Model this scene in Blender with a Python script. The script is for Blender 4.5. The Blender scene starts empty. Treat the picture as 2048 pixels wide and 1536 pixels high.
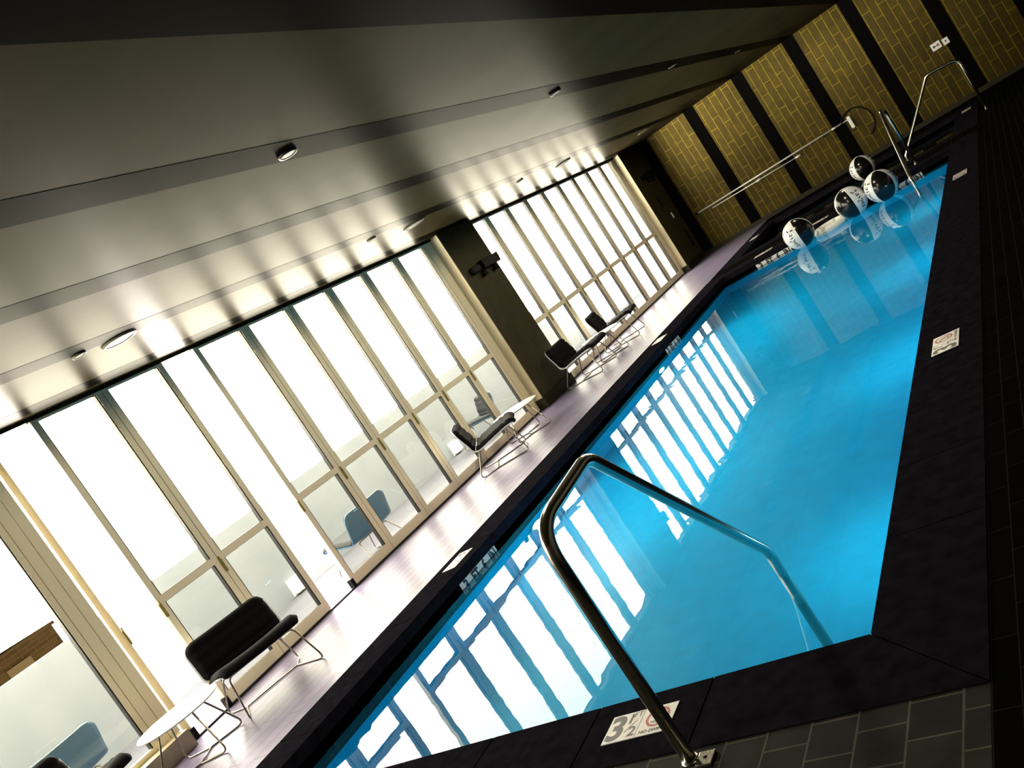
import bpy, bmesh, math, random
from mathutils import Vector, Matrix

# ------------------------------------------------------------------ camera, sky, exposure
scene = bpy.context.scene
COL = scene.collection
cam_data = bpy.data.cameras.new('camera')
cam_data.sensor_fit = 'HORIZONTAL'
cam_data.sensor_width = 36.0
cam_data.lens = 31.069
cam_data.clip_start = 0.05
cam_data.clip_end = 500
cam = bpy.data.objects.new('camera', cam_data)
COL.objects.link(cam)
RX = (0.71686961, 0.43252462, -0.5468276)     # image right, in world axes
RY = (-0.41739992, -0.36198388, -0.83351363)  # image down
RZ = (-0.55845794, 0.82576639, -0.0789595)    # viewing direction
m = Matrix(((RX[0], -RY[0], -RZ[0], 0.0), (RX[1], -RY[1], -RZ[1], 0.0), (RX[2], -RY[2], -RZ[2], 1.5635), (0, 0, 0, 1)))
cam.matrix_world = m
scene.camera = cam

scene.view_settings.view_transform = 'Standard'
scene.view_settings.look = 'None'
scene.view_settings.gamma = 1.0
scene.view_settings.use_curve_mapping = False
scene.view_settings.exposure = 0.0
scene.cycles.sample_clamp_indirect = 6.0

SKY = 19.0
LOW = 10.0
world = bpy.data.worlds.new('overcast_sky')
scene.world = world
world.use_nodes = True
wn, wl = world.node_tree.nodes, world.node_tree.links
wn.clear()
w_out = wn.new('ShaderNodeOutputWorld')
w_bg = wn.new('ShaderNodeBackground')
w_tc = wn.new('ShaderNodeTexCoord')
w_sep = wn.new('ShaderNodeSeparateXYZ')
w_ramp = wn.new('ShaderNodeValToRGB')
w_map = wn.new('ShaderNodeMapRange')
w_map.inputs[1].default_value = -1.0
w_map.inputs[2].default_value = 1.0
wl.new(w_tc.outputs['Generated'], w_sep.inputs[0])
wl.new(w_sep.outputs[2], w_map.inputs[0])
wl.new(w_map.outputs[0], w_ramp.inputs[0])
e = w_ramp.color_ramp.elements
e[0].position = 0.478          # unseen ground glow below the horizon, boosted to brighten the ceiling near the windows
e[0].color = (LOW, LOW * 0.90, LOW * 0.76, 1)
e[1].position = 0.502
e[1].color = (1.0, 0.93, 0.81, 1)
wl.new(w_ramp.outputs[0], w_bg.inputs[0])
w_bg.inputs[1].default_value = SKY
wl.new(w_bg.outputs[0], w_out.inputs[0])

def portal(y0, y1):
    d = bpy.data.lights.new('window_portal', 'AREA')
    d.shape = 'RECTANGLE'
    d.size = y1 - y0
    d.size_y = 2.9
    d.cycles.is_portal = True
    o = bpy.data.objects.new('window_portal', d)
    COL.objects.link(o)
    o.matrix_world = Matrix(((0, 0, -1, -7.12), (1, 0, 0, (y0 + y1) / 2), (0, -1, 0, 1.45), (0, 0, 0, 1)))
    return o
portal(-3.0, 10.6)
portal(11.5, 18.25)

# ------------------------------------------------------------------ helpers
PI = math.pi
rnd = random.Random(7)

def mat(name, base, rough=0.5, metal=0.0, spec=0.5, coat=0.0):
    M = bpy.data.materials.new(name)
    M.use_nodes = True
    b = M.node_tree.nodes['Principled BSDF']
    b.inputs['Base Color'].default_value = (*base, 1)
    b.inputs['Roughness'].default_value = rough
    b.inputs['Metallic'].default_value = metal
    b.inputs['Specular IOR Level'].default_value = spec
    b.inputs['Coat Weight'].default_value = coat
    return M

def noise_mix(M, scale, c1, c2, detail=4.0, bump=0.0, stretch=(1, 1, 1)):
    nt = M.node_tree
    b = nt.nodes['Principled BSDF']
    tc = nt.nodes.new('ShaderNodeTexCoord')
    mp = nt.nodes.new('ShaderNodeMapping')
    mp.inputs['Scale'].default_value = stretch
    n = nt.nodes.new('ShaderNodeTexNoise')
    n.inputs['Scale'].default_value = scale
    n.inputs['Detail'].default_value = detail
    r = nt.nodes.new('ShaderNodeValToRGB')
    r.color_ramp.elements[0].position = 0.35
    r.color_ramp.elements[1].position = 0.65
    r.color_ramp.elements[0].color = (*c1, 1)
    r.color_ramp.elements[1].color = (*c2, 1)
    nt.links.new(tc.outputs['Object'], mp.inputs[0])
    nt.links.new(mp.outputs[0], n.inputs['Vector'])
    nt.links.new(n.outputs['Fac'], r.inputs[0])
    nt.links.new(r.outputs[0], b.inputs['Base Color'])
    if bump:
        bp = nt.nodes.new('ShaderNodeBump')
        bp.inputs['Strength'].default_value = bump
        bp.inputs['Distance'].default_value = 0.01
        nt.links.new(n.outputs['Fac'], bp.inputs['Height'])
        nt.links.new(bp.outputs[0], b.inputs['Normal'])
    return M

def brick_mat(name, c1, c2, mortar, axes, length, row, gap, offset=0.5, rough=0.4, metal=0.0, bump=0.3, spec=0.5, shift=(0, 0), speck=0.0):
    """axes = (axis index along the brick, axis index across the rows)"""
    M = mat(name, c1, rough, metal, spec)
    nt = M.node_tree
    b = nt.nodes['Principled BSDF']
    tc = nt.nodes.new('ShaderNodeTexCoord')
    sp = nt.nodes.new('ShaderNodeSeparateXYZ')
    cb = nt.nodes.new('ShaderNodeCombineXYZ')
    mp = nt.nodes.new('ShaderNodeMapping')
    mp.inputs['Location'].default_value = (shift[0], shift[1], 0)
    br = nt.nodes.new('ShaderNodeTexBrick')
    br.inputs['Scale'].default_value = 1.0
    br.inputs['Brick Width'].default_value = length
    br.inputs['Row Height'].default_value = row
    br.inputs['Mortar Size'].default_value = gap
    br.inputs['Mortar Smooth'].default_value = 0.1
    br.inputs['Bias'].default_value = 0.0
    br.inputs['Color1'].default_value = (*c1, 1)
    br.inputs['Color2'].default_value = (*c2, 1)
    br.inputs['Mortar'].default_value = (*mortar, 1)
    br.offset = offset
    nt.links.new(tc.outputs['Object'], sp.inputs[0])
    nt.links.new(sp.outputs[axes[0]], cb.inputs[0])
    nt.links.new(sp.outputs[axes[1]], cb.inputs[1])
    nt.links.new(cb.outputs[0], mp.inputs[0])
    nt.links.new(mp.outputs[0], br.inputs['Vector'])
    col = br.outputs['Color']
    if speck:
        n = nt.nodes.new('ShaderNodeTexNoise')
        n.inputs['Scale'].default_value = 9.0
        n.inputs['Detail'].default_value = 6.0
        nt.links.new(tc.outputs['Object'], n.inputs['Vector'])
        mr = nt.nodes.new('ShaderNodeMapRange')
        mr.inputs[1].default_value = 0.3
        mr.inputs[2].default_value = 0.7
        mr.inputs[3].default_value = 1.0 - speck
        mr.inputs[4].default_value = 1.0 + speck
        nt.links.new(n.outputs['Fac'], mr.inputs[0])
        vm = nt.nodes.new('ShaderNodeVectorMath')
        vm.operation = 'SCALE'
        nt.links.new(col, vm.inputs[0])
        nt.links.new(mr.outputs[0], vm.inputs['Scale'])
        col = vm.outputs[0]
    nt.links.new(col, b.inputs['Base Color'])
    if bump:
        bp = nt.nodes.new('ShaderNodeBump')
        bp.invert = True
        bp.inputs['Strength'].default_value = bump
        bp.inputs['Distance'].default_value = 0.004
        nt.links.new(br.outputs['Fac'], bp.inputs['Height'])
        nt.links.new(bp.outputs[0], b.inputs['Normal'])
    return M

def glass_mat(name, tint, ior):
    M = bpy.data.materials.new(name)
    M.use_nodes = True
    nt = M.node_tree
    nt.nodes.clear()
    out = nt.nodes.new('ShaderNodeOutputMaterial')
    mx = nt.nodes.new('ShaderNodeMixShader')
    tr = nt.nodes.new('ShaderNodeBsdfTransparent')
    tr.inputs[0].default_value = (*tint, 1)
    gl = nt.nodes.new('ShaderNodeBsdfGlossy')
    gl.inputs['Roughness'].default_value = 0.0
    fr = nt.nodes.new('ShaderNodeFresnel')
    fr.inputs['IOR'].default_value = ior
    ge = nt.nodes.new('ShaderNodeNewGeometry')
    iv = nt.nodes.new('ShaderNodeMath')
    iv.operation = 'SUBTRACT'
    iv.inputs[0].default_value = 1.0
    mu = nt.nodes.new('ShaderNodeMath')
    mu.operation = 'MULTIPLY'
    nt.links.new(ge.outputs['Backfacing'], iv.inputs[1])
    nt.links.new(fr.outputs[0], mu.inputs[0])
    nt.links.new(iv.outputs[0], mu.inputs[1])
    nt.links.new(mu.outputs[0], mx.inputs[0])
    nt.links.new(tr.outputs[0], mx.inputs[1])
    nt.links.new(gl.outputs[0], mx.inputs[2])
    nt.links.new(mx.outputs[0], out.inputs[0])
    return M, fr, gl, nt

def tag(o, label=None, cat=None, group=None, kind=None):
    if label: o['label'] = label
    if cat: o['category'] = cat
    if group: o['group'] = group
    if kind: o['kind'] = kind
    return o

def empty(name, loc=(0, 0, 0), rz=0.0, label=None, cat=None, group=None, kind=None):
    o = bpy.data.objects.new(name, None)
    COL.objects.link(o)
    o.location = loc
    o.rotation_euler = (0, 0, rz)
    o.empty_display_size = 0.1
    return tag(o, label, cat, group, kind)

def frame_empty(name, origin, u, v, n, **kw):
    o = bpy.data.objects.new(name, None)
    COL.objects.link(o)
    o.empty_display_size = 0.05
    o.matrix_world = Matrix(((u[0], v[0], n[0], origin[0]), (u[1], v[1], n[1], origin[1]), (u[2], v[2], n[2], origin[2]), (0, 0, 0, 1)))
    return tag(o, kw.get('label'), kw.get('cat'), kw.get('group'), kw.get('kind'))

def obj(name, bm, materials, parent=None, smooth=False, label=None, cat=None, group=None, kind=None):
    me = bpy.data.meshes.new(name)
    bmesh.ops.recalc_face_normals(bm, faces=bm.faces)
    if smooth:
        for f in bm.faces: f.smooth = True
    bm.to_mesh(me)
    bm.free()
    for mm in (materials if isinstance(materials, (list, tuple)) else [materials]):
        me.materials.append(mm)
    o = bpy.data.objects.new(name, me)
    COL.objects.link(o)
    if parent is not None: o.parent = parent
    return tag(o, label, cat, group, kind)

def copy_tree(o, parent=None):
    c = o.copy()
    COL.objects.link(c)
    if parent is not None: c.parent = parent
    for ch in list(o.children): copy_tree(ch, c)
    return c

def box(bm, x0, x1, y0, y1, z0, z1, mi=0, bevel=0.0):
    vs = [bm.verts.new(p) for p in ((x0, y0, z0), (x1, y0, z0), (x1, y1, z0), (x0, y1, z0), (x0, y0, z1), (x1, y0, z1), (x1, y1, z1), (x0, y1, z1))]
    fs = [bm.faces.new([vs[i] for i in q]) for q in ((0, 3, 2, 1), (4, 5, 6, 7), (0, 1, 5, 4), (1, 2, 6, 5), (2, 3, 7, 6), (3, 0, 4, 7))]
    for f in fs: f.material_index = mi
    if bevel:
        es = list({ed for f in fs for ed in f.edges})
        bmesh.ops.bevel(bm, geom=es, offset=bevel, segments=2, profile=0.6, affect='EDGES')
    return bm

def nbox(*a, **k):
    return box(bmesh.new(), *a, **k)

def fillet(pts, rads, n=7):
    out = []
    P = [Vector(p) for p in pts]
    for i, p in enumerate(P):
        r = rads if not isinstance(rads, (list, tuple)) else rads[i]
        if i == 0 or i == len(P) - 1 or r <= 0:
            out.append(p)
            continue
        a = (P[i - 1] - p)
        c = (P[i + 1] - p)
        la, lc = a.length, c.length
        a.normalize(); c.normalize()
        ang = a.angle(c)
        d = min(r / math.tan(ang / 2), la * 0.49, lc * 0.49)
        s, t = p + a * d, p + c * d
        for k in range(n + 1):
            w = k / n
            out.append((s * (1 - w) ** 2) + (p * 2 * w * (1 - w)) + (t * w ** 2))
    return out

def tube(bm, pts, r, seg=10, closed=False, mi=0, caps=True):
    P = [Vector(p) for p in pts]
    n = len(P)
    T = []
    for i in range(n):
        if closed: t = P[(i + 1) % n] - P[i - 1]
        else: t = P[min(i + 1, n - 1)] - P[max(i - 1, 0)]
        T.append(t.normalized())
    up = Vector((0, 0, 1)) if abs(T[0].z) < 0.9 else Vector((1, 0, 0))
    N = (up - T[0] * up.dot(T[0])).normalized()
    rings = []
    for i in range(n):
        N = (N - T[i] * N.dot(T[i])).normalized()
        B = T[i].cross(N)
        rr = r[i] if isinstance(r, (list, tuple)) else r
        rings.append([bm.verts.new(P[i] + (N * math.cos(2 * PI * k / seg) + B * math.sin(2 * PI * k / seg)) * rr) for k in range(seg)])
    for i in range(n if closed else n - 1):
        A, Bq = rings[i], rings[(i + 1) % n]
        for k in range(seg):
            f = bm.faces.new((A[k], A[(k + 1) % seg], Bq[(k + 1) % seg], Bq[k]))
            f.smooth = True
            f.material_index = mi
    if not closed and caps:
        for rg in (rings[0][::-1], rings[-1]):
            f = bm.faces.new(rg)
            f.material_index = mi
    return bm

def ntube(*a, **k):
    return tube(bmesh.new(), *a, **k)

def lathe(bm, prof, seg=32, mi=0, smooth=True, axis='z', off=(0, 0, 0)):
    rings = []
    for (r, z) in prof:
        ring = []
        if r < 1e-6:
            p = (0, 0, z)
            ring = [p]
        else:
            ring = [(r * math.cos(2 * PI * k / seg), r * math.sin(2 * PI * k / seg), z) for k in range(seg)]
        vv = []
        for p in ring:
            if axis == 'x': p = (p[2], p[0], p[1])
            elif axis == 'y': p = (p[1], p[2], p[0])
            vv.append(bm.verts.new((p[0] + off[0], p[1] + off[1], p[2] + off[2])))
        rings.append(vv)
    for a, b in zip(rings[:-1], rings[1:]):
        if len(a) == 1 and len(b) == 1: continue
        for k in range(seg):
            if len(a) == 1: vs = (a[0], b[(k + 1) % seg], b[k])
            elif len(b) == 1: vs = (a[k], a[(k + 1) % seg], b[0])
            else: vs = (a[k], a[(k + 1) % seg], b[(k + 1) % seg], b[k])
            f = bm.faces.new(vs)
            f.smooth = smooth
            f.material_index = mi
    return bm

def poly_prism(bm, pts, z0, z1, mi=0):
    lo = [bm.verts.new((p[0], p[1], z0)) for p in pts]
    hi = [bm.verts.new((p[0], p[1], z1)) for p in pts]
    n = len(pts)
    fs = [bm.faces.new(lo[::-1]), bm.faces.new(hi)]
    for k in range(n): fs.append(bm.faces.new((lo[k], lo[(k + 1) % n], hi[(k + 1) % n], hi[k])))
    for f in fs: f.material_index = mi
    return bm

def text_geo(body, size, shear=0.0, bold=0.0, sx=1.0):
    cu = bpy.data.curves.new('lettering', 'FONT')
    cu.body = body
    cu.size = size
    cu.shear = shear
    cu.offset = bold
    cu.align_x = 'CENTER'
    cu.align_y = 'CENTER'
    ob = bpy.data.objects.new('lettering', cu)
    COL.objects.link(ob)
    dg = bpy.context.evaluated_depsgraph_get()
    me = bpy.data.meshes.new_from_object(ob.evaluated_get(dg))
    vs = [(v.co.x * sx, v.co.y) for v in me.vertices]
    fs = [tuple(p.vertices) for p in me.polygons]
    bpy.data.objects.remove(ob)
    bpy.data.curves.remove(cu)
    bpy.data.meshes.remove(me)
    return vs, fs

def add_text(bm, body, size, cx, cy, z, mi=0, **k):
    vs, fs = text_geo(body, size, **k)
    V = [bm.verts.new((cx + a, cy + b, z)) for a, b in vs]
    for f in fs:
        try:
            ff = bm.faces.new([V[i] for i in f])
            ff.material_index = mi
        except ValueError:
            pass
    return bm

def ring2d(bm, cx, cy, r0, r1, z, seg=36, mi=0):
    a = [bm.verts.new((cx + r0 * math.cos(2 * PI * k / seg), cy + r0 * math.sin(2 * PI * k / seg), z)) for k in range(seg)]
    b = [bm.verts.new((cx + r1 * math.cos(2 * PI * k / seg), cy + r1 * math.sin(2 * PI * k / seg), z)) for k in range(seg)]
    for k in range(seg):
        f = bm.faces.new((a[k], b[k], b[(k + 1) % seg], a[(k + 1) % seg]))
        f.material_index = mi
    return bm

def quad(bm, pts, mi=0):
    f = bm.faces.new([bm.verts.new(p) for p in pts])
    f.material_index = mi
    return f

# ------------------------------------------------------------------ materials
M_ceil = noise_mix(mat('ceiling_paint', (0.2, 0.2, 0.17), 0.38, spec=0.0009), 1.3, (0.024, 0.020, 0.010), (0.032, 0.026, 0.013), bump=0.02)
M_band = mat('dark_ceiling_band', (0.0028, 0.0022, 0.0013), 0.36, spec=0.0005)
M_stripe = mat('black_wall_panel', (0.003, 0.003, 0.003), 0.7, spec=0.0)
M_tile = brick_mat('bronze_wall_tile', (0.040, 0.027, 0.0025), (0.051, 0.035, 0.0032), (0.17, 0.125, 0.008), (2, 0), 0.61, 0.155, 0.006, 0.33, 0.45, 0.6, 0.2, spec=0.25, speck=0.25)
M_dark = mat('dark_wall_paint', (0.012, 0.011, 0.009), 0.6)
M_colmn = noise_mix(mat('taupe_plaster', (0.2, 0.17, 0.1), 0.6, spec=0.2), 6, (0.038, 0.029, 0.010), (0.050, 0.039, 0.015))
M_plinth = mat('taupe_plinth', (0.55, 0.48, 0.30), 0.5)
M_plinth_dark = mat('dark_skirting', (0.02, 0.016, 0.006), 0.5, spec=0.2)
M_frame = mat('champagne_aluminium', (0.95, 0.83, 0.56), 0.5)
M_gasket = mat('black_gasket', (0.006, 0.006, 0.005), 0.5)
M_hinge = mat('brass_hinge', (0.35, 0.28, 0.08), 0.35, 0.6)
M_plank = brick_mat('grey_plank_tile', (0.150, 0.126, 0.205), (0.20, 0.172, 0.265), (0.02, 0.016, 0.028), (1, 0), 1.2, 0.15, 0.004, 0.4, 0.36, 0.0, 0.2, spec=0.35, speck=0.12)
M_coping = noise_mix(mat('black_stone_coping', (0.012, 0.012, 0.014), 0.6, spec=0.0), 14, (0.0065, 0.006, 0.0085), (0.011, 0.010, 0.014), bump=0.03)
M_joint = mat('coping_joint', (0.002, 0.002, 0.002), 0.7)
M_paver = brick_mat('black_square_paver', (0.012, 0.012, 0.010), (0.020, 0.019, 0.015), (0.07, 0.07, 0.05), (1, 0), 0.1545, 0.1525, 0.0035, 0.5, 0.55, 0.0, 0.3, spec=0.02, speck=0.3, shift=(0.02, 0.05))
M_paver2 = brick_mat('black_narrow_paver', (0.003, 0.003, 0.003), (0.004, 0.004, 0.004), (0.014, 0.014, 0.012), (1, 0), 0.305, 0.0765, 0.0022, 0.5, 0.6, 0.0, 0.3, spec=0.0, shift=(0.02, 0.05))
M_pool = brick_mat('aqua_pool_tile', (0.004, 0.43, 0.68), (0.005, 0.45, 0.71), (0.004, 0.41, 0.65), (0, 1), 0.3, 0.3, 0.004, 0.0, 0.35, 0.0, 0.0, speck=0.06)
M_wline = brick_mat('dark_waterline_tile', (0.012, 0.022, 0.022), (0.02, 0.035, 0.035), (0.05, 0.07, 0.07), (1, 2), 0.3, 0.15, 0.003, 0.0, 0.25)
M_white = mat('white_laminate', (0.9, 0.9, 0.9), 0.35)
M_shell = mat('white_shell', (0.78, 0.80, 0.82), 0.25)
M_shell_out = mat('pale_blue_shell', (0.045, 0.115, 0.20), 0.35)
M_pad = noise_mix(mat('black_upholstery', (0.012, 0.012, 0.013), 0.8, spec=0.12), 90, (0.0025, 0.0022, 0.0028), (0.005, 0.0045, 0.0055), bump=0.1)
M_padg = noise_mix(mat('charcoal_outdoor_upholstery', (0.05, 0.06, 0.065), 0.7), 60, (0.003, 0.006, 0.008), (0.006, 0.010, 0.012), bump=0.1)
M_wire = mat('chrome_wire', (0.35, 0.32, 0.26), 0.25, 1.0)
M_steel = mat('polished_steel', (0.72, 0.68, 0.58), 0.20, 1.0)
M_alu = mat('bright_aluminium', (0.85, 0.84, 0.80), 0.3, 0.2)
M_ballw = mat('white_vinyl', (0.80, 0.80, 0.80), 0.22)
M_ballb = mat('black_vinyl', (0.004, 0.004, 0.004), 0.18)
M_ink = mat('black_print', (0.008, 0.008, 0.008), 0.5)
M_grey_ink = mat('charcoal_print', (0.045, 0.045, 0.045), 0.5)
M_red = mat('red_print', (0.42, 0.03, 0.025), 0.5)
M_sign = noise_mix(mat('white_sign_tile', (0.72, 0.69, 0.65), 0.35), 40, (0.66, 0.63, 0.60), (0.76, 0.73, 0.69))
M_disc = mat('grey_ceiling_fitting', (0.075, 0.07, 0.055), 0.6, spec=0.05)
M_foam = mat('white_foam', (0.80, 0.80, 0.74), 0.5)
M_bandt = mat('ring_strap', (0.45, 0.47, 0.42), 0.6)
M_black = mat('black_plastic', (0.002, 0.002, 0.002), 0.5, spec=0.15)
M_terr = brick_mat('pale_terrace_plank', (0.105, 0.105, 0.13), (0.13, 0.13, 0.16), (0.05, 0.05, 0.06), (1, 0), 1.2, 0.15, 0.004, 0.4, 0.5, 0.0, 0.1, speck=0.08)
M_para = noise_mix(mat('white_render', (0.4, 0.42, 0.42), 0.8), 2, (0.28, 0.315, 0.345), (0.31, 0.345, 0.375))
M_brown = brick_mat('brown_brick', (0.0017, 0.0010, 0.00035), (0.0024, 0.0015, 0.0006), (0.0026, 0.0017, 0.0008), (1, 2), 0.6, 0.2, 0.02, 0.5, 0.8, spec=0.0)
M_bwin = mat('pale_window_bay', (0.0048, 0.0034, 0.0017), 0.8, spec=0.0)
M_glass, _, _, _ = glass_mat('window_glass', (0.745, 0.75, 0.715), 1.45)

M_water = bpy.data.materials.new('pool_water')
M_water.use_nodes = True
w_nt = M_water.node_tree
w_nt.nodes.clear()
w_o = w_nt.nodes.new('ShaderNodeOutputMaterial')
w_mx = w_nt.nodes.new('ShaderNodeMixShader')
w_rf = w_nt.nodes.new('ShaderNodeBsdfRefraction')
w_rf.inputs['Color'].default_value = (0.70, 0.96, 0.985, 1)
w_rf.inputs['IOR'].default_value = 1.33
w_rf.inputs['Roughness'].default_value = 0.0
w_gl = w_nt.nodes.new('ShaderNodeBsdfGlossy')
w_gl.inputs['Roughness'].default_value = 0.0
w_fr = w_nt.nodes.new('ShaderNodeFresnel')
w_fr.inputs['IOR'].default_value = 1.33
w_nt.links.new(w_fr.outputs[0], w_mx.inputs[0])
w_nt.links.new(w_rf.outputs[0], w_mx.inputs[1])
w_nt.links.new(w_gl.outputs[0], w_mx.inputs[2])
w_nt.links.new(w_mx.outputs[0], w_o.inputs[0])
_n = w_nt.nodes.new('ShaderNodeTexNoise')
_n.inputs['Scale'].default_value = 3.0
_n.inputs['Detail'].default_value = 2.0
_tc = w_nt.nodes.new('ShaderNodeTexCoord')
_b = w_nt.nodes.new('ShaderNodeBump')
_b.inputs['Strength'].default_value = 0.05
_b.inputs['Distance'].default_value = 0.02
w_nt.links.new(_tc.outputs['Object'], _n.inputs['Vector'])
w_nt.links.new(_n.outputs['Fac'], _b.inputs['Height'])
w_nt.links.new(_b.outputs[0], w_fr.inputs['Normal'])
w_nt.links.new(_b.outputs[0], w_gl.inputs['Normal'])
w_nt.links.new(_b.outputs[0], w_rf.inputs['Normal'])
M_clear = bpy.data.materials.new('clear_water_side')
M_clear.use_nodes = True
M_clear.node_tree.nodes.clear()
_o = M_clear.node_tree.nodes.new('ShaderNodeOutputMaterial')
_t = M_clear.node_tree.nodes.new('ShaderNodeBsdfTransparent')
M_clear.node_tree.links.new(_t.outputs[0], _o.inputs[0])

M_lamp = bpy.data.materials.new('pool_lamp_lens')
M_lamp.use_nodes = True
_p = M_lamp.node_tree.nodes['Principled BSDF']
_p.inputs['Base Color'].default_value = (0.9, 0.95, 1.0, 1)
_p.inputs['Emission Color'].default_value = (0.85, 0.97, 1.0, 1)
_p.inputs['Emission Strength'].default_value = 8.0

# ------------------------------------------------------------------ the setting
ZC = 2.92                      # ceiling height
PX0, PX1, PY0, PY1 = -4.86, -1.12, 2.613, 13.90   # pool opening
SY0, SY1 = 15.30, 18.30                           # spa opening
CW = 0.378                                        # coping width
WZ = -0.13                                        # water level
YF = 19.5                                         # far wall
PD = -1.15                                        # pool bottom

S = dict(kind='structure')
# ceiling with flush dark bands that run on down the far wall
obj('ceiling', nbox(-7.2, 2.7, -3.1, YF + 0.1, ZC, ZC + 0.15), M_ceil, label='grey satin painted ceiling over the whole pool hall', cat='ceiling', **S)
bands = [-6.57, -5.33, -4.12, -2.93, -1.73, -0.50, 0.71, 1.92]
band_words = ['nearest the window wall', 'second out from the window wall', 'third out from the window wall', 'above the left half of the pool', 'above the right half of the pool', 'above the right deck', 'over the right deck beyond the frame', 'beside the right wall']
for i, x in enumerate(bands):
    obj('trim_%d' % (i + 1), nbox(x - 0.25, x, -3.0, YF, ZC - 0.0012, ZC + 0.01), M_band, label='dark band across the ceiling ' + band_words[i], cat='ceiling band', **S)
    obj('trim_%d' % (i + 11), nbox(x - 0.25, x, YF - 0.012, YF + 0.01, 0.09, ZC - 0.0012), M_stripe, label='black upright panel on the tiled far wall ' + band_words[i], cat='wall panel', **S)
obj('wall_far', nbox(-7.2, 2.7, YF, YF + 0.2, -0.2, ZC), M_tile, label='bronze plank tiled far wall behind the pool', cat='wall', **S)
obj('baseboard_far', nbox(-6.83, 2.6, YF - 0.02, YF, 0.0, 0.09), M_plinth_dark, label='dark skirting along the foot of the far wall', cat='baseboard', **S)
obj('wall_right', nbox(2.6, 2.8, -3.1, YF + 0.1, -0.2, ZC), M_dark, label='dark wall on the right of the hall', cat='wall', **S)
obj('wall_back', nbox(-7.2, 2.8, -3.3, -3.1, -0.2, ZC), M_dark, label='dark wall behind the camera', cat='wall', **S)
# left wall pieces: column between the two glazed bays, end pier
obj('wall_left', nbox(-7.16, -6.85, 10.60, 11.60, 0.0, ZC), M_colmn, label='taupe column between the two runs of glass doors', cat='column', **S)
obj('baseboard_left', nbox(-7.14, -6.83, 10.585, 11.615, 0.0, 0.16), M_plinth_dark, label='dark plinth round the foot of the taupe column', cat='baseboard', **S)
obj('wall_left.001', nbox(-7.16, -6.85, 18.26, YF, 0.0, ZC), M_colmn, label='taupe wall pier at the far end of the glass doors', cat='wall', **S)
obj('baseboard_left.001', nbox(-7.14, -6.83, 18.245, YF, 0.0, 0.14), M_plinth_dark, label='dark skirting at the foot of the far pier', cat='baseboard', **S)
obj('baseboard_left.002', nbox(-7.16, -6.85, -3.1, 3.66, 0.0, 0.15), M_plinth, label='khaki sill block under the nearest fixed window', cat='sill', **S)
M_reveal_lit = mat('window_lit_plaster', (0.55, 0.48, 0.31), 0.6)  # same plaster in a paler colour, window light painted onto the reveals
obj('trim_23', nbox(-7.0, -6.852, 10.582, 10.60, 0.16, ZC), M_reveal_lit, label='added pale panel painting window light on the near side of the taupe column', cat='reveal', **S)
obj('trim_24', nbox(-7.0, -6.852, 18.243, 18.26, 0.14, ZC), M_reveal_lit, label='added pale panel painting window light on the near side of the far pier', cat='reveal', **S)
# head track over the doors, floor track
for k, (y0, y1, lab) in enumerate(((3.66, 10.58, 'the near glass doors'), (11.60, 18.24, 'the far glass doors'), (-3.1, 3.66, 'the nearest fixed windows'))):
    obj('trim_%d' % (41 + k), nbox(-7.10, -6.97, y0, y1, ZC - 0.03, ZC), M_ceil, label='pale head track over ' + lab, cat='door track', **S)
    if k < 2:
        obj('trim_%d' % (51 + k), nbox(-7.09, -6.99, y0, y1, 0.0, 0.016), M_gasket, label='black floor track under ' + lab, cat='door track', **S)

# floors
XR = 2.6
bm = bmesh.new()
box(bm, PX0 - CW, PX1 + CW, -3.1, PY0 - CW, -0.2, 0.0)
obj('floor', bm, M_paver, label='black square pavers on the near deck', cat='floor', **S)
bm = bmesh.new()
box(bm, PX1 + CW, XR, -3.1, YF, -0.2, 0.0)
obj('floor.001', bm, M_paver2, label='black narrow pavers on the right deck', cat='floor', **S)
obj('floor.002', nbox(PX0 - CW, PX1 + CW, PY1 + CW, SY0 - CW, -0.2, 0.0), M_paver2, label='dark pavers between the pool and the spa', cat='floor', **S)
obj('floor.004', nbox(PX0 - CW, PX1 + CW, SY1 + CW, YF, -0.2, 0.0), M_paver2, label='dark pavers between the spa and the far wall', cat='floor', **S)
obj('floor.003', nbox(-7.16, PX0 - CW, -3.1, YF, -0.2, 0.0), M_plank, label='pale lavender plank tiled floor beside the glass doors', cat='floor', **S)

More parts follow.
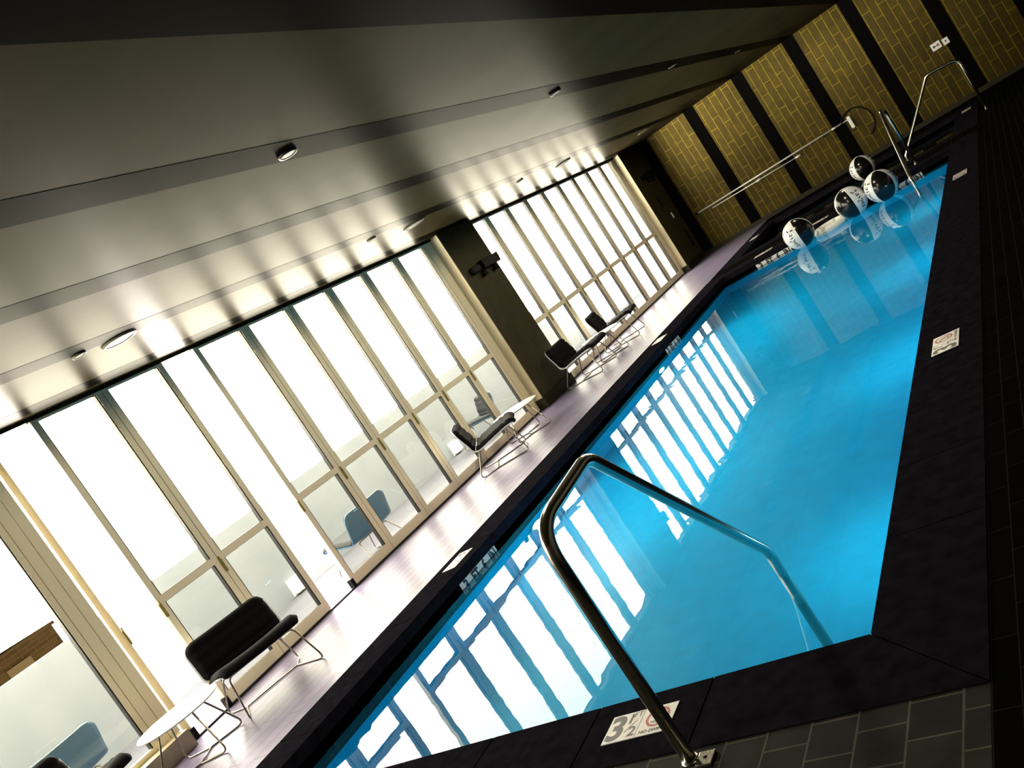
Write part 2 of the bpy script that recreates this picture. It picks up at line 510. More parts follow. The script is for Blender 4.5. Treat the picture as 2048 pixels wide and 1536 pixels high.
def coping(name, x0, x1, y0, y1, joints_near, label):
    bm = bmesh.new()
    w = CW
    g = 0.004
    zt = 0.004
    zb = -0.078
    def strip(pts):
        poly_prism(bm, pts, zb, zt, 0)
    def cuts(a, b, step):
        out = [a]
        while out[-1] + step < b - 0.25: out.append(out[-1] + step)
        out.append(b)
        return out
    # near and far sides, mitred at the corners
    for (yi, yo) in ((y0, y0 - w), (y1, y1 + w)):
        xs = [x0] + [j for j in joints_near if x0 + 0.2 < j < x1 - 0.2] + [x1]
        for i in range(len(xs) - 1):
            a, b = xs[i], xs[i + 1]
            ao = x0 - w if i == 0 else a
            bo = x1 + w if i == len(xs) - 2 else b
            strip([(a + g, yi), (b - g, yi), (bo - g, yo), (ao + g, yo)])
    for (xi, xo) in ((x0, x0 - w), (x1, x1 + w)):
        ys = cuts(y0, y1, 0.615)
        for i in range(len(ys) - 1):
            a, b = ys[i], ys[i + 1]
            ao = y0 - w if i == 0 else a
            bo = y1 + w if i == len(ys) - 2 else b
            strip([(xi, a + g), (xi, b - g), (xo, bo - g), (xo, ao + g)])
    # bed under the stones
    for q in ((x0 - w, x1 + w, y0 - w, y0), (x0 - w, x1 + w, y1, y1 + w), (x0 - w, x0, y0, y1), (x1, x1 + w, y0, y1)):
        box(bm, *q, -0.2, zb, 1)
    # thin dark expansion gap filler just below the top
    for q in ((x0 - w, x1 + w, y0 - w, y0 - 0.006), (x0 - w, x1 + w, y1 + 0.006, y1 + w), (x0 - w, x0 - 0.006, y0, y1), (x1 + 0.006, x1 + w, y0, y1)):
        box(bm, *q, -0.08, -0.006, 1)
    return obj(name, bm, [M_coping, M_joint], label=label, cat='coping', **S)
near_joints = [-4.10, -3.49, -2.88, -2.265, -1.73]
coping('pool_coping', PX0, PX1, PY0, PY1, near_joints, 'black stone coping round the pool')
coping('spa_coping', PX0, PX1, SY0, SY1, near_joints, 'black stone coping round the far spa')

def basin(name, x0, x1, y0, y1, zb, mats, label):
    bm = bmesh.new()
    t = 0.15
    zs = -0.40
    box(bm, x0 - t, x1 + t, y0 - t, y1 + t, zb - t, zb, 0)
    for (zl, zh, mi) in ((zb, zs, 0), (zs, -0.0785, 1)):
        box(bm, x0 - t, x0, y0 - t, y1 + t, zl, zh, mi)
        box(bm, x1, x1 + t, y0 - t, y1 + t, zl, zh, mi)
        box(bm, x0, x1, y0 - t, y0, zl, zh, mi)
        box(bm, x0, x1, y1, y1 + t, zl, zh, mi)
    return obj(name, bm, mats, label=label, cat='pool', **S)
basin('pool_basin', PX0, PX1, PY0, PY1, PD, [M_pool, M_wline], 'aqua tiled swimming pool basin with a dark waterline')
basin('spa_basin', PX0, PX1, SY0, SY1, -0.8, [M_wline, M_wline], 'dark tiled spa basin beyond the pool')

def water(name, x0, x1, y0, y1, zb, label):
    bm = bmesh.new()
    box(bm, x0 + 0.002, x1 - 0.002, y0 + 0.002, y1 - 0.002, zb + 0.004, WZ, 1)
    bm.normal_update()
    for f in bm.faces:
        if f.normal.z > 0.9 or f.calc_center_median().z > WZ - 1e-4: f.material_index = 0
    return obj(name, bm, [M_water, M_clear], label=label, cat='water', kind='stuff')
water('pool_water', PX0, PX1, PY0, PY1, PD, 'still turquoise water filling the swimming pool')
water('spa_water', PX0, PX1, SY0, SY1, -0.8, 'dark still water in the spa beyond the pool')

# ------------------------------------------------------------------ glass doors
XD = -7.0
PWID = 0.7375
def make_panel():
    root = empty('door_1', (XD, 0, 0), kind='structure')
    w, d = PWID - 0.006, 0.055
    st, z0, z1 = 0.062, 0.022, ZC - 0.03
    bm = bmesh.new()
    box(bm, -d, 0, 0, st, z0, z1)
    box(bm, -d, 0, w - st, w, z0, z1)
    box(bm, -d, 0, st, w - st, z0, z0 + 0.10)
    box(bm, -d, 0, st, w - st, 1.045, 1.112)
    box(bm, -d, 0, st, w - st, z1 - 0.02, z1)
    obj('frame', bm, M_frame, root)
    for (a, b) in ((z0 + 0.10, 1.045), (1.112, z1 - 0.02)):
        obj('glass_pane', nbox(-d / 2 - 0.004, -d / 2 + 0.004, st, w - st, a, b), M_glass, root)
        bm = bmesh.new()
        gd = 0.003
        gw = 0.012
        box(bm, -d + 0.004, -0.006, st, st + gw, a, b)
        box(bm, -d + 0.004, -0.006, w - st - gw, w - st, a, b)
        box(bm, -d + 0.004, -0.006, st, w - st, a, a + gd)
        box(bm, -d + 0.004, -0.006, st, w - st, b - gd, b)
        obj('gasket', bm, M_gasket, root)
    obj('joint_seal', nbox(-d, -0.004, w, w + 0.006, z0, z1), M_gasket, root)
    hb = nbox(0.0, 0.012, -0.012, 0.018, 0.93, 1.06, bevel=0.003)
    tube(hb, [(0.010, 0.002, 0.94), (0.010, 0.002, 1.09)], 0.007, 8)
    obj('hinge', hb, M_hinge, root)
    return root
panel = make_panel()
door_i = [0]
def place_panel(y, label, sy=1.0, x=XD, rz=0.0):
    door_i[0] += 1
    o = panel if door_i[0] == 1 else copy_tree(panel)
    o.name = 'door_%d' % door_i[0]
    o.location = (x, y, 0)
    o.rotation_euler = (0, 0, rz)
    o.scale = (1, sy, 1)
    tag(o, label, 'glass door')
    return o
place_panel(4.150, 'glass door right behind the nearest black lounge chair, left leaf of the closed pair', 0.965)
place_panel(4.862, 'glass door behind the nearest black lounge chair, right leaf beside the open gap', 0.965)
ords = ['first', 'second', 'third', 'fourth', 'fifth', 'sixth', 'seventh', 'eighth', 'ninth']
for i in range(6):
    place_panel(5.972 + i * PWID, '%s glass door after the open gap, counting towards the taupe column' % ords[i])
for i in range(9):
    place_panel(11.60 + i * 0.7278, '%s glass door past the taupe column, counting towards the far wall' % ords[i], 0.7278 / PWID)
fold = place_panel(3.775, 'glass door folded outwards, standing edge on in the nearest gap', 1.0, XD - 0.02, 0)
fold.rotation_euler = (0, 0, PI / 2 - math.radians(28))
# black floor guides of the doors next to the gaps
for (y, lab) in ((3.765, 'black floor guide under the folded door'), (4.150, 'black floor guide at the left foot of the closed door pair'), (5.975, 'black floor guide at the foot of the door just after the open gap')):
    bm = nbox(XD - 0.05, XD + 0.012, y - 0.022, y + 0.022, 0.0, 0.10, bevel=0.004)
    obj('door_guide', bm, M_black, label=lab, cat='door guide')
# jambs
for (y0, y1, lab) in ((10.397, 10.50, 'pale jamb post of the near doors beside the taupe column'), (10.505, 10.60, 'outer pale jamb strip against the taupe column'), (18.15, 18.255, 'pale jamb post of the far doors beside the far pier'), (3.495, 3.585, 'pale jamb post of the nearest fixed window'), (3.592, 3.68, 'pale end post standing beside the nearest open gap')):
    obj('trim_3%d' % (int(y0 * 10) % 97), nbox(-7.08, XD + 0.005, y0, y1, 0.0 if y0 > 4 else 0.15, ZC - 0.03), M_frame, label=lab, cat='door jamb', **S)
# fixed window beside the sill block
def fixed_window(n, y0, y1, lab):
    root = empty('window_%d' % n, (XD, 0, 0), label=lab, cat='window', kind='structure')
    bm = bmesh.new()
    z0, z1 = 0.15, ZC - 0.03
    box(bm, -0.06, 0, y0, y0 + 0.05, z0, z1)
    box(bm, -0.06, 0, y1 - 0.05, y1, z0, z1)
    box(bm, -0.06, 0, y0 + 0.05, y1 - 0.05, z0, z0 + 0.04)
    box(bm, -0.06, 0, y0 + 0.05, y1 - 0.05, z1 - 0.03, z1)
    obj('frame', bm, M_frame, root)
    obj('glass_pane', nbox(-0.034, -0.026, y0 + 0.05, y1 - 0.05, z0 + 0.04, z1 - 0.03), M_glass, root)
    bm = nbox(-0.055, -0.006, y1 - 0.062, y1 - 0.05, z0 + 0.04, z1 - 0.03)
    box(bm, -0.055, -0.006, y0 + 0.05, y0 + 0.062, z0 + 0.04, z1 - 0.03)
    obj('gasket', bm, M_gasket, root)
    return root
fixed_window(1, 2.30, 3.49, 'fixed window above the khaki sill block at the left edge')
fixed_window(2, 1.10, 2.30, 'fixed window further left, outside the frame')
fixed_window(3, -0.10, 1.10, 'third fixed window along, outside the frame')
fixed_window(4, -3.00, -0.10, 'wide fixed window behind the camera position')

# ------------------------------------------------------------------ outdoors
TZ = -0.12
obj('terrace_floor', nbox(-9.6, -7.17, -6, 30, TZ - 0.2, TZ), M_terr, label='pale plank floor of the terrace outside', cat='terrace', **S)
obj('parapet_wall', nbox(-9.85, -9.6, -6, 30, TZ - 0.2, 1.14), M_para, label='white rendered parapet wall round the terrace', cat='parapet', **S)
b = empty('apartment_building', (-40, 10, -15), 0, 'brown building beyond the white parapet at the left edge', 'building')
obj('wall', nbox(-8, 0, -20, 9.2, 0, 15.74), M_brown, b)
for k, (y, z) in enumerate([(7.2, 14.6), (5.6, 14.6), (3.8, 14.6), (7.2, 11.6), (5.6, 11.6), (3.8, 11.6)]):
    w = obj('window', nbox(0.0, 0.06, y - 0.55, y + 0.55, z - 0.7, z + 0.6), M_bwin, b)
obj('roof_edge', nbox(-8.1, 0.12, -20.1, 9.3, 15.74, 15.9), M_brown, b)
for (y, lab) in ((5.95, 'nearest small white box light at the foot of the parapet'), (7.38, 'middle small white box light at the foot of the parapet'), (11.65, 'farthest small white box light at the foot of the parapet')):
    t = empty('terrace_light', (-9.6, y, TZ), 0, lab, 'wall light', 'box lights along the parapet')
    obj('body', nbox(0.0, 0.10, -0.09, 0.09, 0.03, 0.22, bevel=0.008), M_white, t)
    obj('back_plate', nbox(0.0, 0.012, -0.11, 0.11, 0.01, 0.24), M_white, t)

# ------------------------------------------------------------------ lounge chairs
def profile_pts():
    raw = [(0.335, 0.352), (0.315, 0.372), (0.20, 0.362), (-0.02, 0.325), (-0.17, 0.302), (-0.245, 0.335), (-0.275, 0.43), (-0.315, 0.56), (-0.345, 0.665)]
    P = [Vector((a, 0, b)) for a, b in raw]
    out = []
    for i in range(len(P) - 1):     # Catmull-Rom
        p0, p1, p2, p3 = P[max(i - 1, 0)], P[i], P[i + 1], P[min(i + 2, len(P) - 1)]
        for k in range(6):
            t = k / 6
            out.append(0.5 * ((2 * p1) + (p2 - p0) * t + (2 * p0 - 5 * p1 + 4 * p2 - p3) * t * t + (3 * p1 - p0 - 3 * p2 + p3) * t ** 3))
    out.append(P[-1])
    return out
PROF = profile_pts()
def shell_sheet(i0, i1, W, off_lo, off_hi, rc, seams=0, plump=False, M=18):
    P = PROF[i0:i1 + 1]
    n = len(P)
    L = [0]
    for a, b2 in zip(P[:-1], P[1:]): L.append(L[-1] + (b2 - a).length)
    tot = L[-1]
    bm = bmesh.new()
    top, bot = [], []
    for i in range(n):
        t = (P[min(i + 1, n - 1)] - P[max(i - 1, 0)]).normalized()
        nrm = Vector((t.z, 0, -t.x))
        if nrm.z < 0 and nrm.x < 0: nrm = -nrm
        # the sitter's side: up on the seat, forward on the back
        nrm = Vector((t.z, 0, -t.x)) if (t.z * 1.0 - t.x * 1.0) > 0 else -Vector((t.z, 0, -t.x))
        d = min(L[i], tot - L[i])
        w = W if d >= rc else W - rc + math.sqrt(max(rc * rc - (rc - d) ** 2, 0.0))
        rt, rb = [], []
        for k in range(M + 1):
            s = -1 + 2 * k / M
            y = s * w
            hi = off_hi
            if plump:
                ed = min(d, W * (1 - abs(s)))
                q = min(ed / 0.045, 1.0)
                hi = off_lo + (off_hi - off_lo) * (0.25 + 0.75 * math.sqrt(max(0.0, 1 - (1 - q) ** 2)))
                if seams:
                    ph = (L[i] / tot * seams) % 1.0
                    dist = min(ph, 1 - ph)
                    hi -= 0.016 * math.exp(-(dist / 0.10) ** 2)
            bow = 0.018 * s * s * (1 if not plump else 1)
            rt.append(bm.verts.new(P[i] + nrm * (hi + bow) + Vector((0, y, 0))))
            rb.append(bm.verts.new(P[i] + nrm * (off_lo + bow) + Vector((0, y, 0))))
        top.append(rt); bot.append(rb)
    for i in range(n - 1):
        for k in range(M):
            for g in (top, bot):
                f = bm.faces.new((g[i][k], g[i][k + 1], g[i + 1][k + 1], g[i + 1][k]))
                f.smooth = True
    for i in range(n - 1):
        for k in (0, M):
            bm.faces.new((top[i][k], top[i + 1][k], bot[i + 1][k], bot[i][k]))
    for i in (0, n - 1):
        for k in range(M):
            bm.faces.new((top[i][k], top[i][k + 1], bot[i][k + 1], bot[i][k]))
    return bm
NP = len(PROF) - 1
def make_chair(padmat, shellmat):
    root = empty('lounge_chair')
    obj('shell', shell_sheet(0, NP, 0.385, -0.008, 0.004, 0.10), shellmat, root)
    obj('seat_cushion', shell_sheet(0, 27, 0.375, 0.005, 0.058, 0.07, 6, True), padmat, root)
    obj('backrest_cushion', shell_sheet(28, NP, 0.372, 0.005, 0.056, 0.085, 4, True), padmat, root)
    for s in (-1, 1):
        pts = fillet([(0.20, s * 0.10, 0.335), (0.22, s * 0.30, 0.336), (0.335, s * 0.355, 0.008), (-0.10, s * 0.25, 0.008), (-0.335, s * 0.355, 0.008), (-0.19, s * 0.27, 0.288), (-0.17, s * 0.08, 0.288)], [0, 0.05, 0.045, 0.06, 0.045, 0.05, 0], 6)
        obj('sled_leg', ntube(pts, 0.0075, 8), M_wire, root)
    bm = ntube([(-0.10, -0.25, 0.009), (-0.10, 0.25, 0.009)], 0.0068, 8)
    obj('floor_bar', bm, M_wire, root)
    bm = ntube([(0.20, -0.11, 0.335), (0.20, 0.11, 0.335)], 0.007, 8)
    tube(bm, [(-0.17, -0.09, 0.288), (-0.17, 0.09, 0.288)], 0.007, 8)
    tube(bm, [(0.19, 0.0, 0.336), (-0.17, 0.0, 0.290)], 0.007, 8)
    obj('support_bar', bm, M_wire, root)
    return root
grp = 'black lounge chairs along the glass doors'
chair = make_chair(M_pad, M_shell)
spots = [((-6.37, 4.19, 0.0), -21.7, 'black padded lounge chair nearest the camera, in front of the closed door pair'),
         ((-6.62, 2.55, 0.0), 12, 'black padded lounge chair cut off at the bottom left corner'),
         ((-6.39, 8.44, 0.0), 33, 'black padded lounge chair seen side on, before the second white table'),
         ((-6.40, 11.43, 0.0), 4, 'black padded lounge chair standing in front of the taupe column'),
         ((-6.42, 12.98, 0.0), 14, 'farthest black padded lounge chair, behind the last white table')]
for i, (loc, a, lab) in enumerate(spots):
    o = chair if i == 0 else copy_tree(chair)
    o.location = loc
    o.rotation_euler = (0, 0, math.radians(a))
    tag(o, lab, 'chair', grp)
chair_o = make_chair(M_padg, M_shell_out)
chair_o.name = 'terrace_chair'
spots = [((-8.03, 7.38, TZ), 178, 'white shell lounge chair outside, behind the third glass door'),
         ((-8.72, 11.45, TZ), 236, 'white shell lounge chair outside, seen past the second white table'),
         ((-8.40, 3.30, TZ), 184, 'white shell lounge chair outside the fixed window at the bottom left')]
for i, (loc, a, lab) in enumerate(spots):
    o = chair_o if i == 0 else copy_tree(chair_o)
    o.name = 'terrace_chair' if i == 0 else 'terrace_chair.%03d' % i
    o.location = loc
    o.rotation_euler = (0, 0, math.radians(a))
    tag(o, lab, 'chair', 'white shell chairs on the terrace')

# ------------------------------------------------------------------ round tables
def make_table():
    root = empty('round_table')
    r, h = 0.325, 0.386
    bm = lathe(bmesh.new(), [(0, h - 0.014), (r - 0.012, h - 0.014), (r - 0.003, h - 0.010), (r, h - 0.006), (r, h - 0.003), (r - 0.003, h), (0, h)], 56)
    obj('tabletop', bm, M_white, root)
    for s in (-1, 1):
        pts = fillet([(0.16, s * 0.02, h - 0.024), (0.14, s * 0.10, h - 0.024), (0.26, s * 0.235, 0.008), (0.0, s * 0.13, 0.008), (-0.26, s * 0.235, 0.008), (-0.14, s * 0.10, h - 0.024), (-0.16, s * 0.02, h - 0.024)], [0, 0.03, 0.04, 0.06, 0.04, 0.03, 0], 6)
        obj('wire_leg', ntube(pts, 0.0075, 8), M_wire, root)
    obj('floor_bar', ntube([(0, -0.13, 0.009), (0, 0.13, 0.009)], 0.0068, 8), M_wire, root)
    bm = bmesh.new()
    lathe(bm, [(0, h - 0.032), (0.17, h - 0.032), (0.17, h - 0.014), (0, h - 0.014)], 24, smooth=False)
    obj('mount_plate', bm, M_black, root)
    return root
table = make_table()
spots = [((-6.36, 3.40, 0), 35, 'white round low table beside the nearest black chair'),
         ((-6.45, 9.27, 0), 50, 'white round low table before the taupe column'),
         ((-6.36, 12.19, 0), 40, 'white round low table between the two farthest chairs')]
for i, (loc, a, lab) in enumerate(spots):
    o = table if i == 0 else copy_tree(table)
    o.location = loc
    o.rotation_euler = (0, 0, math.radians(a))
    tag(o, lab, 'table', 'white round tables along the glass doors')

# ------------------------------------------------------------------ pool handrails
def make_rail():
    root = empty('pool_handrail')
    pts = fillet([(0, -0.02, -0.03), (0, 0, 0.91), (0, 0.475, 0.945), (0, 1.31, 0.0), (0, 1.31, -0.95)], [0, 0.135, 0.13, 0.10, 0], 10)
    pts[0] = Vector((0, 0, -0.02))
    obj('rail', ntube(pts, 0.0245, 20), M_steel, root)
    obj('foot_flange', lathe(bmesh.new(), [(0.0246, 0.0), (0.033, 0.0), (0.033, 0.004), (0.0246, 0.006)], 28), M_steel, root)
    return root
rail = make_rail()
tag(rail, 'bent steel handrail in the foreground at the near end of the pool', 'handrail', 'pool handrails')
rail.location = (-1.70, 2.183, 0)
r2 = copy_tree(rail)
r2.location = (-1.63, 14.36, 0)
r2.rotation_euler = (0, 0, PI)
tag(r2, 'bent steel handrail at the far end of the pool, right of the beach balls', 'handrail', 'pool handrails')
r3 = copy_tree(rail)
r3.location = (-0.60, 16.2, 0)
r3.rotation_euler = (0, 0, PI / 2)
tag(r3, 'bent steel handrail at the far right, reaching into the spa', 'handrail', 'pool handrails')
# anchor box in the pavers behind the foreground rail
t = empty('deck_anchor', (-1.63, 2.165, 0.0), 0, 'small square steel anchor cover beside the foreground rail foot', 'anchor')
obj('cover', nbox(-0.03, 0.03, -0.035, 0.03, 0.0, 0.012, bevel=0.003), M_steel, t)
obj('screw', lathe(bmesh.new(), [(0, 0.016), (0.006, 0.015), (0.008, 0.012)], 12), M_black, t)

# ------------------------------------------------------------------ depth markers
def no_diving(bm, cx, cy, r, z):
    ring2d(bm, cx, cy, r * 0.80, r, z, 40, 1)
    c, s = math.cos(-PI / 4), math.sin(-PI / 4)
    h = r * 0.05
    quad(bm, [(cx - c * r * .85 - s * h, cy - s * r * .85 + c * h, z + .0002), (cx - c * r * .85 + s * h, cy - s * r * .85 - c * h, z + .0002), (cx + c * r * .85 + s * h, cy + s * r * .85 - c * h, z + .0002), (cx + c * r * .85 - s * h, cy + s * r * .85 + c * h, z + .0002)], 1)
    # diving figure: head, slanted body, arms, waves
    def disc(px, py, rr):
        vs = [bm.verts.new((px + rr * math.cos(2 * PI * k / 12), py + rr * math.sin(2 * PI * k / 12), z)) for k in range(12)]
        bm.faces.new(vs).material_index = 0
    disc(cx + r * .22, cy - r * .02, r * .11)
    def bar(a, b2, w):
        d = Vector((b2[0] - a[0], b2[1] - a[1])).normalized()
        p = Vector((-d.y, d.x)) * w
        quad(bm, [(cx + a[0] * r + p.x * r, cy + a[1] * r + p.y * r, z), (cx + a[0] * r - p.x * r, cy + a[1] * r - p.y * r, z), (cx + b2[0] * r - p.x * r, cy + b2[1] * r - p.y * r, z), (cx + b2[0] * r + p.x * r, cy + b2[1] * r + p.y * r, z)], 0)
    bar((0.12, 0.06), (-0.30, 0.42), 0.10)
    bar((-0.28, 0.40), (-0.55, 0.30), 0.06)
    bar((0.12, 0.02), (0.45, -0.22), 0.05)
    bar((-0.5, -0.42), (0.45, -0.42), 0.03)
    bar((-0.4, -0.55), (0.35, -0.55), 0.03)
def deck_marker(origin, u, v, label, full=True):
    root = frame_empty('depth_marker', origin, u, v, (0, 0, 1), label=label, cat='depth marker')
    w, h, t = 0.305, 0.154, 0.0025
    bm = nbox(-w / 2, w / 2, -h / 2, h / 2, -0.004, t, bevel=0.0008)
    obj('plate', bm, M_sign, root)
    bm = bmesh.new()
    z = t + 0.0006
    add_text(bm, '3', 0.180, -0.108, -0.006, z, 0, bold=0.0055, sx=0.95)
    add_text(bm, '1', 0.075, -0.052, 0.036, z, 0, bold=0.0015)
    add_text(bm, '2', 0.075, -0.026, -0.038, z, 0, bold=0.0008)
    quad(bm, [(-0.064, -0.034, z), (-0.060, -0.034, z), (-0.018, 0.026, z), (-0.022, 0.026, z)], 0)
    add_text(bm, 'FT', 0.040, -0.025, 0.055, z, 0)
    quad(bm, [(-0.0008, -0.076, z), (0.0008, -0.076, z), (0.0008, 0.076, z), (-0.0008, 0.076, z)], 0)
    obj('lettering', bm, M_grey_ink, root)
    bm = bmesh.new()
    no_diving(bm, 0.078, 0.013, 0.052, z)
    add_text(bm, 'NO DIVING', 0.0235, 0.077, -0.058, z, 0, bold=0.0004)
    obj('no_diving_symbol', bm, [M_ink, M_red], root)
    return root
X_, Y_, Z_ = (1, 0, 0), (0, 1, 0), (0, 0, 1)
neg = lambda a: tuple(-q for q in a)
MZ = 0.0045
deck_marker((-2.003, 2.441, MZ), X_, Y_, 'white depth tile on the near coping behind the foreground handrail')
deck_marker((-0.946, 5.340, MZ), Y_, neg(X_), 'white depth tile on the right coping, the nearer one')
deck_marker((-0.946, 11.12, MZ), Y_, neg(X_), 'white depth tile on the right coping, the farther one')
deck_marker((-5.055, 5.36, MZ), neg(Y_), X_, 'white depth tile on the left coping, the nearer one')
deck_marker((-5.075, 11.12, MZ), neg(Y_), X_, 'white depth tile on the left coping, the farther one')
deck_marker((-4.12, 14.10, MZ), neg(X_), neg(Y_), 'white depth tile on the far coping left of the beach balls')
deck_marker((-5.02, 17.20, MZ), neg(Y_), X_, 'white depth tile on the left coping of the spa')
deck_marker((-0.93, 17.80, MZ), Y_, neg(X_), 'white depth tile on the right coping of the spa')
deck_marker((-3.15, 14.10, MZ), neg(X_), neg(Y_), 'white depth tile on the far coping between the beach balls')
def wall_marker(origin, u, n, label):
    root = frame_empty('depth_sign', origin, u, (0, 0, 1), n, label=label, cat='depth sign')
    w = 0.152
    for k, c in enumerate(('3', 'FT', '6', 'IN')):
        tl = obj('tile', nbox((k - 2) * w + 0.001, (k - 1) * w - 0.001, 0.020, 0.075, -0.003, 0.002), M_sign, root)
        bm = bmesh.new()
        add_text(bm, c, 0.128 if len(c) == 1 else 0.120, (k - 1.5) * w, 0.0225, 0.0028, 0, bold=0.0055, sx=0.95 if len(c) == 1 else 0.85)
        bmesh.ops.bisect_plane(bm, geom=list(bm.verts) + list(bm.edges) + list(bm.faces), plane_co=(0, 0.0205, 0), plane_no=(0, 1, 0), clear_inner=True)
        obj('lettering', bm, M_ink, tl)
    return root
SZ = -0.158
wall_marker((PX0 + 0.003, 5.31, SZ), Y_, X_, 'depth sign tiles at the waterline of the left wall, the nearer set')
wall_marker((PX0 + 0.003, 10.93, SZ), Y_, X_, 'depth sign tiles at the waterline of the left wall, the farther set')
wall_marker((-3.96, PY1 - 0.003, SZ), X_, neg(Y_), 'depth sign tiles at the waterline of the far wall, left of the beach balls')
wall_marker((-1.88, PY1 - 0.003, SZ), X_, neg(Y_), 'depth sign tiles at the waterline of the far wall, right of the beach balls')

# ------------------------------------------------------------------ underwater lamps
def pool_lamp(y, label, power):
    t = empty('pool_light', (PX0, y, -0.62), 0, label, 'pool light', 'underwater lamps in the left pool wall')
    obj('ring', lathe(bmesh.new(), [(0.085, 0.0), (0.115, 0.0), (0.115, 0.014), (0.09, 0.02), (0.085, 0.012)], 32, axis='x'), M_steel, t)
    obj('lens', lathe(bmesh.new(), [(0.086, 0.004), (0.07, 0.014), (0.0, 0.022)], 32, axis='x'), M_lamp, t)
    d = bpy.data.lights.new('lamp_glow', 'AREA')
    d.shape = 'DISK'
    d.size = 0.17
    d.energy = power
    d.color = (0.80, 0.97, 1.0)
    lo = bpy.data.objects.new('lamp_glow', d)
    COL.objects.link(lo)
    lo.parent = t
    lo.matrix_local = Matrix(((0, 0, -1, 0.03), (1, 0, 0, 0), (0, -1, 0, 0), (0, 0, 0, 1)))
    return t
pool_lamp(6.25, 'round underwater lamp in the left pool wall, the nearer one', 90)
pool_lamp(10.16, 'round underwater lamp in the left pool wall, the farther one', 90)
for (y, lab) in ((4.3, 'first'), (6.9, 'second'), (9.5, 'third'), (12.1, 'fourth')):  # unseen lamps, added to spread the light evenly through the pool
    o = pool_lamp(y, 'unseen underwater lamp added in the right pool wall to even the light, %s from the near end' % lab, 9)
    o.location = (PX1, y, -0.62)
    o.rotation_euler = (0, 0, PI)
    o['group'] = 'unseen lamps added in the right pool wall to even the light'

# ------------------------------------------------------------------ beach balls
def word_quads():
    """the ball's word in a heavy stencil roman: thick uprights, thin links; units: x-height 1"""
    q = []
    def R(x0, y0, x1, y1): q.append([(x0, y0), (x1, y0), (x1, y1), (x0, y1)])
    def P(*p): q.append(list(p))
    x = 0.0
    # J
    R(x + .30, -.05, x + .62, 1.45); R(x + .16, 1.38, x + .76, 1.45); P((x - .08, -.30), (x + .22, -.34), (x + .62, -.05), (x + .30, .05)); R(x - .14, -.26, x + .06, -.02)
    x += 1.0
    # a
    R(x + .42, 0, x + .70, .95); P((x, .30), (x + .22, .06), (x + .26, .50), (x + .02, .50)); P((x + .05, .02), (x + .40, .10), (x + .40, .16), (x + .10, .12)); P((x + .06, .80), (x + .30, 1.0), (x + .52, .94), (x + .10, .74))
    x += .92
    # s
    P((x + .04, .66), (x + .24, .86), (x + .50, .48), (x + .26, .34)); R(x + .10, .92, x + .48, 1.0); R(x, 0, x + .42, .08); P((x + .28, .50), (x + .54, .36), (x + .50, .12), (x + .30, .06))
    x += .74
    # p
    R(x + .06, -.50, x + .34, 1.0); R(x - .04, -.56, x + .44, -.50); P((x + .52, .12), (x + .80, .30), (x + .80, .74), (x + .52, .92)); R(x + .34, .90, x + .60, .98); R(x + .34, .04, x + .60, .12)
    x += .98
    # e
    P((x, .26), (x + .26, .08), (x + .26, .92), (x, .74)); R(x + .26, .48, x + .64, .55); P((x + .40, .55), (x + .64, .55), (x + .60, .84), (x + .36, .96)); P((x + .20, 0), (x + .50, .02), (x + .64, .20), (x + .24, .08))
    x += .84
    # r
    R(x + .06, 0, x + .34, 1.0); R(x - .04, 0, x + .44, .06); P((x + .36, .72), (x + .60, .98), (x + .72, .80), (x + .56, .66))
    x += .74
    return q, x
WQ, WLEN = word_quads()
BR = 0.226
BLACK_HALF = math.radians(37.5)
def gore(phi0, phi1, r0=BR, nphi=16, nlat=28):
    bm = bmesh.new()
    g = []
    for i in range(nlat + 1):
        la = -PI / 2 + PI * i / nlat
        row = []
        for k in range(nphi + 1):
            ph = phi0 + (phi1 - phi0) * k / nphi
            row.append(bm.verts.new((r0 * math.cos(la) * math.cos(ph), r0 * math.cos(la) * math.sin(ph), r0 * math.sin(la))))
        g.append(row)
    for i in range(nlat):
        for k in range(nphi):
            f = bm.faces.new((g[i][k], g[i][k + 1], g[i + 1][k + 1], g[i + 1][k]))
            f.smooth = True
    bmesh.ops.remove_doubles(bm, verts=bm.verts, dist=1e-5)
    return bm
def word_on_ball(phi):
    bm = bmesh.new()
    sc = 0.0585
    for poly in WQ:
        # subdivide each polygon's edges lightly so that it hugs the sphere
        pts = []
        for a, b2 in zip(poly, poly[1:] + poly[:1]):
            for k in range(3): pts.append((a[0] + (b2[0] - a[0]) * k / 3, a[1] + (b2[1] - a[1]) * k / 3))
        vs = []
        for (px, py) in pts:
            la = -((px - WLEN / 2) * sc) / BR
            ph = phi + ((py - 0.45) * sc) / (BR * max(math.cos(la), 0.3))
            r = BR + 0.0012
            vs.append(bm.verts.new((r * math.cos(la) * math.cos(ph), r * math.cos(la) * math.sin(ph), r * math.sin(la))))
        bm.faces.new(vs)
    return bm
def make_ball():
    root = empty('beach_ball')
    for c in (0, PI):        # black gores are centred on phi = 0 and pi
        obj('black_panel', gore(c - BLACK_HALF, c + BLACK_HALF), M_ballb, root)
        obj('white_panel', gore(c + BLACK_HALF, c + PI - BLACK_HALF), M_ballw, root)
        for off in (BLACK_HALF + math.radians(27), PI - BLACK_HALF - math.radians(27)):
            obj('lettering', word_on_ball(c + off), M_ink, root)
    for s in (1, -1):
        obj('end_cap', lathe(bmesh.new(), [(0.030, s * (BR - 0.004)), (0.030, s * (BR + 0.001)), (0.022, s * (BR + 0.002)), (0, s * (BR + 0.002))], 20), M_ballw, root)
    obj('valve', lathe(bmesh.new(), [(0.022, BR - 0.006), (0.022, BR + 0.006), (0.010, BR + 0.012), (0, BR + 0.013)], 16, axis='y'), M_ballw, root)
    return root
ball = make_ball()
